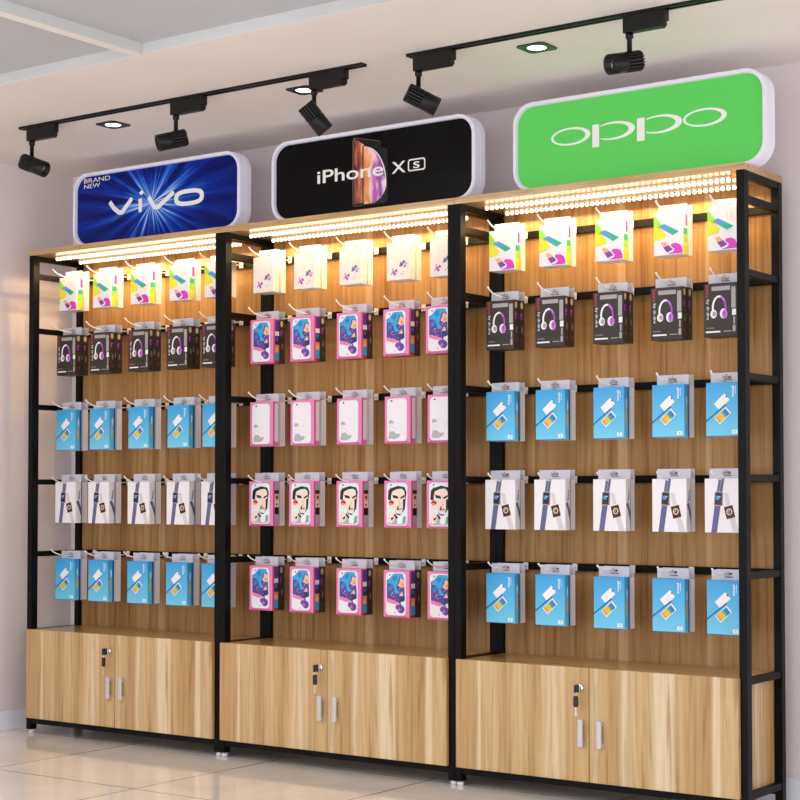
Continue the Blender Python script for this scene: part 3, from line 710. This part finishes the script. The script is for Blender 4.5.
for k in range(len(o)):
    k2 = (k+1) % len(o); mb.face([o[k], o[k2], n_[k2], n_[k]], WHT)
letter('letter_outline')

# -- green sign
t = thing('light_box_sign', 'bright green light box sign on the right display stand', 'sign', (SX[2], SY, SZ), 'rounded light box signs above the stands')
sign_body(t); sign_face(t, GRN)
X = lambda x: x-SX[2]
mb = MB()
annulus(mb, X(2.8675), Z(2.4505), 0.0835, 0.0335, X(2.862), Z(2.4505), 0.069, 0.0265, WHT)
letter()
extr(mb, [(X(2.960), Z(2.481)), (X(2.988), Z(2.481)), (X(2.988), Z(2.397)), (X(2.960), Z(2.397))], WHT)
annulus(mb, X(3.050), Z(2.4495), 0.086, 0.0335, X(3.037), Z(2.4495), 0.074, 0.0265, WHT, a0=-128, a1=128)
letter()
extr(mb, [(X(3.145), Z(2.481)), (X(3.175), Z(2.481)), (X(3.175), Z(2.397)), (X(3.145), Z(2.397))], WHT)
annulus(mb, X(3.238), Z(2.4495), 0.087, 0.0335, X(3.225), Z(2.4495), 0.074, 0.0265, WHT, a0=-128, a1=128)
letter()
annulus(mb, X(3.4135), Z(2.4505), 0.0845, 0.0325, X(3.408), Z(2.4505), 0.070, 0.0255, WHT)
letter()

# ------------------------------------------------------------------ lighting track and spotlights
YT = -0.495
for (xa, xb, lab) in ((0.505, 2.338, 'long thin black ceiling track carrying the three left spotlights'), (2.541, 4.40, 'thin black ceiling track carrying the two right spotlights')):
    t = thing('lighting_track', lab, 'track', (xa, YT, ZC), 'black ceiling tracks')
    mb = MB(); L0 = xb-xa
    mb.box(0, L0, -0.016, -0.006, -0.010, 0, LAMPB); mb.box(0, L0, 0.006, 0.016, -0.010, 0, LAMPB); mb.box(0, L0, -0.006, 0.006, -0.003, 0, LAMPB)
    mb.build('rail', t)
    mb = MB(); mb.box(-0.004, 0.0, -0.017, 0.017, -0.011, 0, LAMPB); mb.build('end_cap', t)
yaw, pitch = 0.6216, 0.0318
fwd = Vector((-math.sin(yaw)*math.cos(pitch), math.cos(yaw)*math.cos(pitch), math.sin(pitch)))
rgt = Vector((math.cos(yaw), math.sin(yaw), 0))
def spot(xa, xb, stem_x, tip, back_px, label):
    """xa..xb adapter on the track; tip = aim direction (right, up, away)"""
    t = thing('track_spotlight', label, 'spotlight', (stem_x, YT, ZC), 'black track spotlights')
    a = xa-stem_x; b_ = xb-stem_x; zt = -0.010
    mb = MB()
    mb.box(a, b_-0.012, -0.015, 0.015, -0.066, zt, LAMPB, 0.0015)
    mb.box(b_-0.0125, b_, -0.015, 0.015, -0.045, zt, LAMPB, 0.001)
    mb.box(b_-0.030, b_-0.008, -0.0165, 0.0165, -0.060, -0.043, LAMPB, 0.001)
    mb.box(a-0.005, a, -0.005, 0.005, -0.040, -0.034, LAMPB)
    mb.build('adapter', t)
    mb = MB()
    mb.lathe((0, 0, -0.066), (0, 0, -1), [(0, 0.013), (0.017, 0.013), (0.019, 0.0085), (0.076, 0.0085)], LAMPB, 16)
    mb.build('stem', t)
    dv = (rgt*tip[0] + Vector((0, 0, 1))*tip[1] + fwd*tip[2]); dv.normalize()
    ctr = Vector(back_px) - Vector((stem_x, YT, ZC))
    b0 = ctr - dv*0.060
    mb = MB()
    mb.lathe(b0, dv, [(0.0, 0.016), (0.002, 0.024), (0.058, 0.024), (0.0585, 0.0320), (0.062, 0.0338), (0.120, 0.0338), (0.122, 0.032), (0.1215, 0.029), (0.098, 0.024), (0.0979, 0.0)], LAMPB, 32)
    h = mb.build('lamp_housing', t)
    mb = MB(); u = dv.orthogonal().normalized(); v = dv.cross(u); nf = 18
    for k in range(nf):
        an = 2*PI*k/nf; rdir = u*math.cos(an)+v*math.sin(an); td = dv.cross(rdir)
        q = []
        for (l, rr) in ((0.0, 0.022), (0.0, 0.031), (0.004, 0.034), (0.0575, 0.034), (0.0575, 0.022)): q.append(b0 + dv*l + rdir*rr)
        mb.loft([[p - td*0.0018 for p in q], [p + td*0.0018 for p in q]], FIN)
    mb.build('heat_fins', t)
    mb = MB()
    mb.lathe(b0+dv*0.0982, dv, [(0, 0.0235), (0.0015, 0.0225), (0.004, 0.012), (0.0046, 0.0)], LENS, 24)
    mb.build('lens', t)['label'] = 'pale glass lens'
    mb = MB()
    for an in (30, 150, 270):
        rdir = u*math.cos(math.radians(an))+v*math.sin(math.radians(an)); td = dv.cross(rdir)
        p = [b0+dv*0.1035+rdir*0.0-td*0.0025, b0+dv*0.1035+rdir*0.0+td*0.0025, b0+dv*0.1035+rdir*0.024+td*0.0025, b0+dv*0.1035+rdir*0.024-td*0.0025]
        mb.loft([p, [x+dv*0.0015 for x in p]], LAMPB)
    mb.build('lens_cross', t)
    return t
def pxc(*c): return c
spot(0.546, 0.714, 0.5655, (0.90, -0.36, -0.28), (0.5785, YT, 2.512), 'black track spotlight aimed right, leftmost of five near the left wall')
spot(1.3835, 1.5560, 1.4026, (-0.93, -0.26, -0.30), (1.3820, YT, 2.520), 'black track spotlight aimed left above the blue sign')
spot(2.0900, 2.2560, 2.1045, (0.62, -0.76, 0.22), (2.1100, YT, 2.513), 'black track spotlight tilted steeply down above the black sign')
spot(2.5639, 2.7310, 2.5791, (0.88, -0.42, 0.14), (2.5937, YT, 2.515), 'black track spotlight aimed right, leftmost on the right track')
spot(3.4030, 3.5560, 3.4205, (-0.93, -0.20, -0.36), (3.4030, YT, 2.524), 'black track spotlight with visible lens above the green sign')

# ------------------------------------------------------------------ square downlights
DLE = mat('downlight_diffuser', (255, 255, 255), 0.4, emit=6.0, ecol=(255, 250, 245))
DLF = mat('black_downlight_frame', (26, 26, 30), 0.25)
for (cx, cy, lab) in ((0.868, -0.314, 'square recessed downlight beside the track, left of the blue sign spotlight'), (1.911, -0.313, 'square recessed downlight partly behind the spotlight above the black sign'), (2.963, -0.318, 'square recessed downlight above the left end of the green sign')):
    t = thing('recessed_downlight', lab, 'downlight', (cx, cy, ZC), 'square recessed downlights')
    mb = MB(); n = 32; hw = 0.056
    outer = []
    for k in range(n):
        a = 2*PI*(k+0.5)/n; c_, s_ = math.cos(a), math.sin(a); m_ = max(abs(c_), abs(s_)); outer.append((hw*c_/m_, hw*s_/m_))
    inner = [(0.034*math.cos(2*PI*(k+0.5)/n), 0.034*math.sin(2*PI*(k+0.5)/n)) for k in range(n)]
    mb.loft([[(x, y, -0.0005) for x, y in outer], [(x, y, -0.005) for x, y in outer], [(x*1.02, y*1.02, -0.0045) for x, y in inner], [(x, y, -0.0025) for x, y in inner]], DLF, True, False)
    mb.build('frame', t)
    mb = MB(); mb.lathe((0, 0, -0.0012), (0, 0, -1), [(0, 0.0335), (0.002, 0.0335), (0.0028, 0.0)], DLE, 32); mb.build('diffuser', t)

# ------------------------------------------------------------------ light
wd = bpy.data.worlds.new('room'); bpy.context.scene.world = wd; wd.use_nodes = True
bg = wd.node_tree.nodes['Background']; bg.inputs[0].default_value = lin((250, 249, 255)); bg.inputs[1].default_value = 2.15
def area(name, loc, target, sx, sy, power, col):
    l = bpy.data.lights.new(name, 'AREA'); l.shape = 'RECTANGLE'; l.size = sx; l.size_y = sy; l.energy = power; l.color = lin(col)[:3]
    o = bpy.data.objects.new(name, l); C.objects.link(o); o.location = loc
    o.rotation_euler = (Vector(target)-Vector(loc)).to_track_quat('-Z', 'Y').to_euler(); return o
area('added_fill_light', (3.0, -3.6, 2.66), (3.0, -3.4, 0), 3.0, 1.0, 45, (255, 250, 246))  # unseen area lamp added as soft general fill
area('added_fill_light', (1.2, -2.4, 2.66), (1.2, -2.2, 0), 1.2, 0.6, 16, (255, 250, 246))  # second, smaller added fill, not a fixture of the shop

# ------------------------------------------------------------------ camera
cam = bpy.data.cameras.new('camera'); co = bpy.data.objects.new('camera', cam); C.objects.link(co)
cam.sensor_width = 36; cam.sensor_fit = 'HORIZONTAL'; cam.lens = 1659.95/800*36; cam.shift_y = 40.47/800; cam.clip_end = 60
co.location = (5.9437, -5.3049, 1.1153)
co.rotation_euler = fwd.to_track_quat('-Z', 'Y').to_euler()
sc = bpy.context.scene; sc.camera = co
sc.view_settings.view_transform = 'Standard'; sc.view_settings.look = 'None'; sc.view_settings.gamma = 1; sc.view_settings.use_curve_mapping = False
sc.view_settings.exposure = 0.0
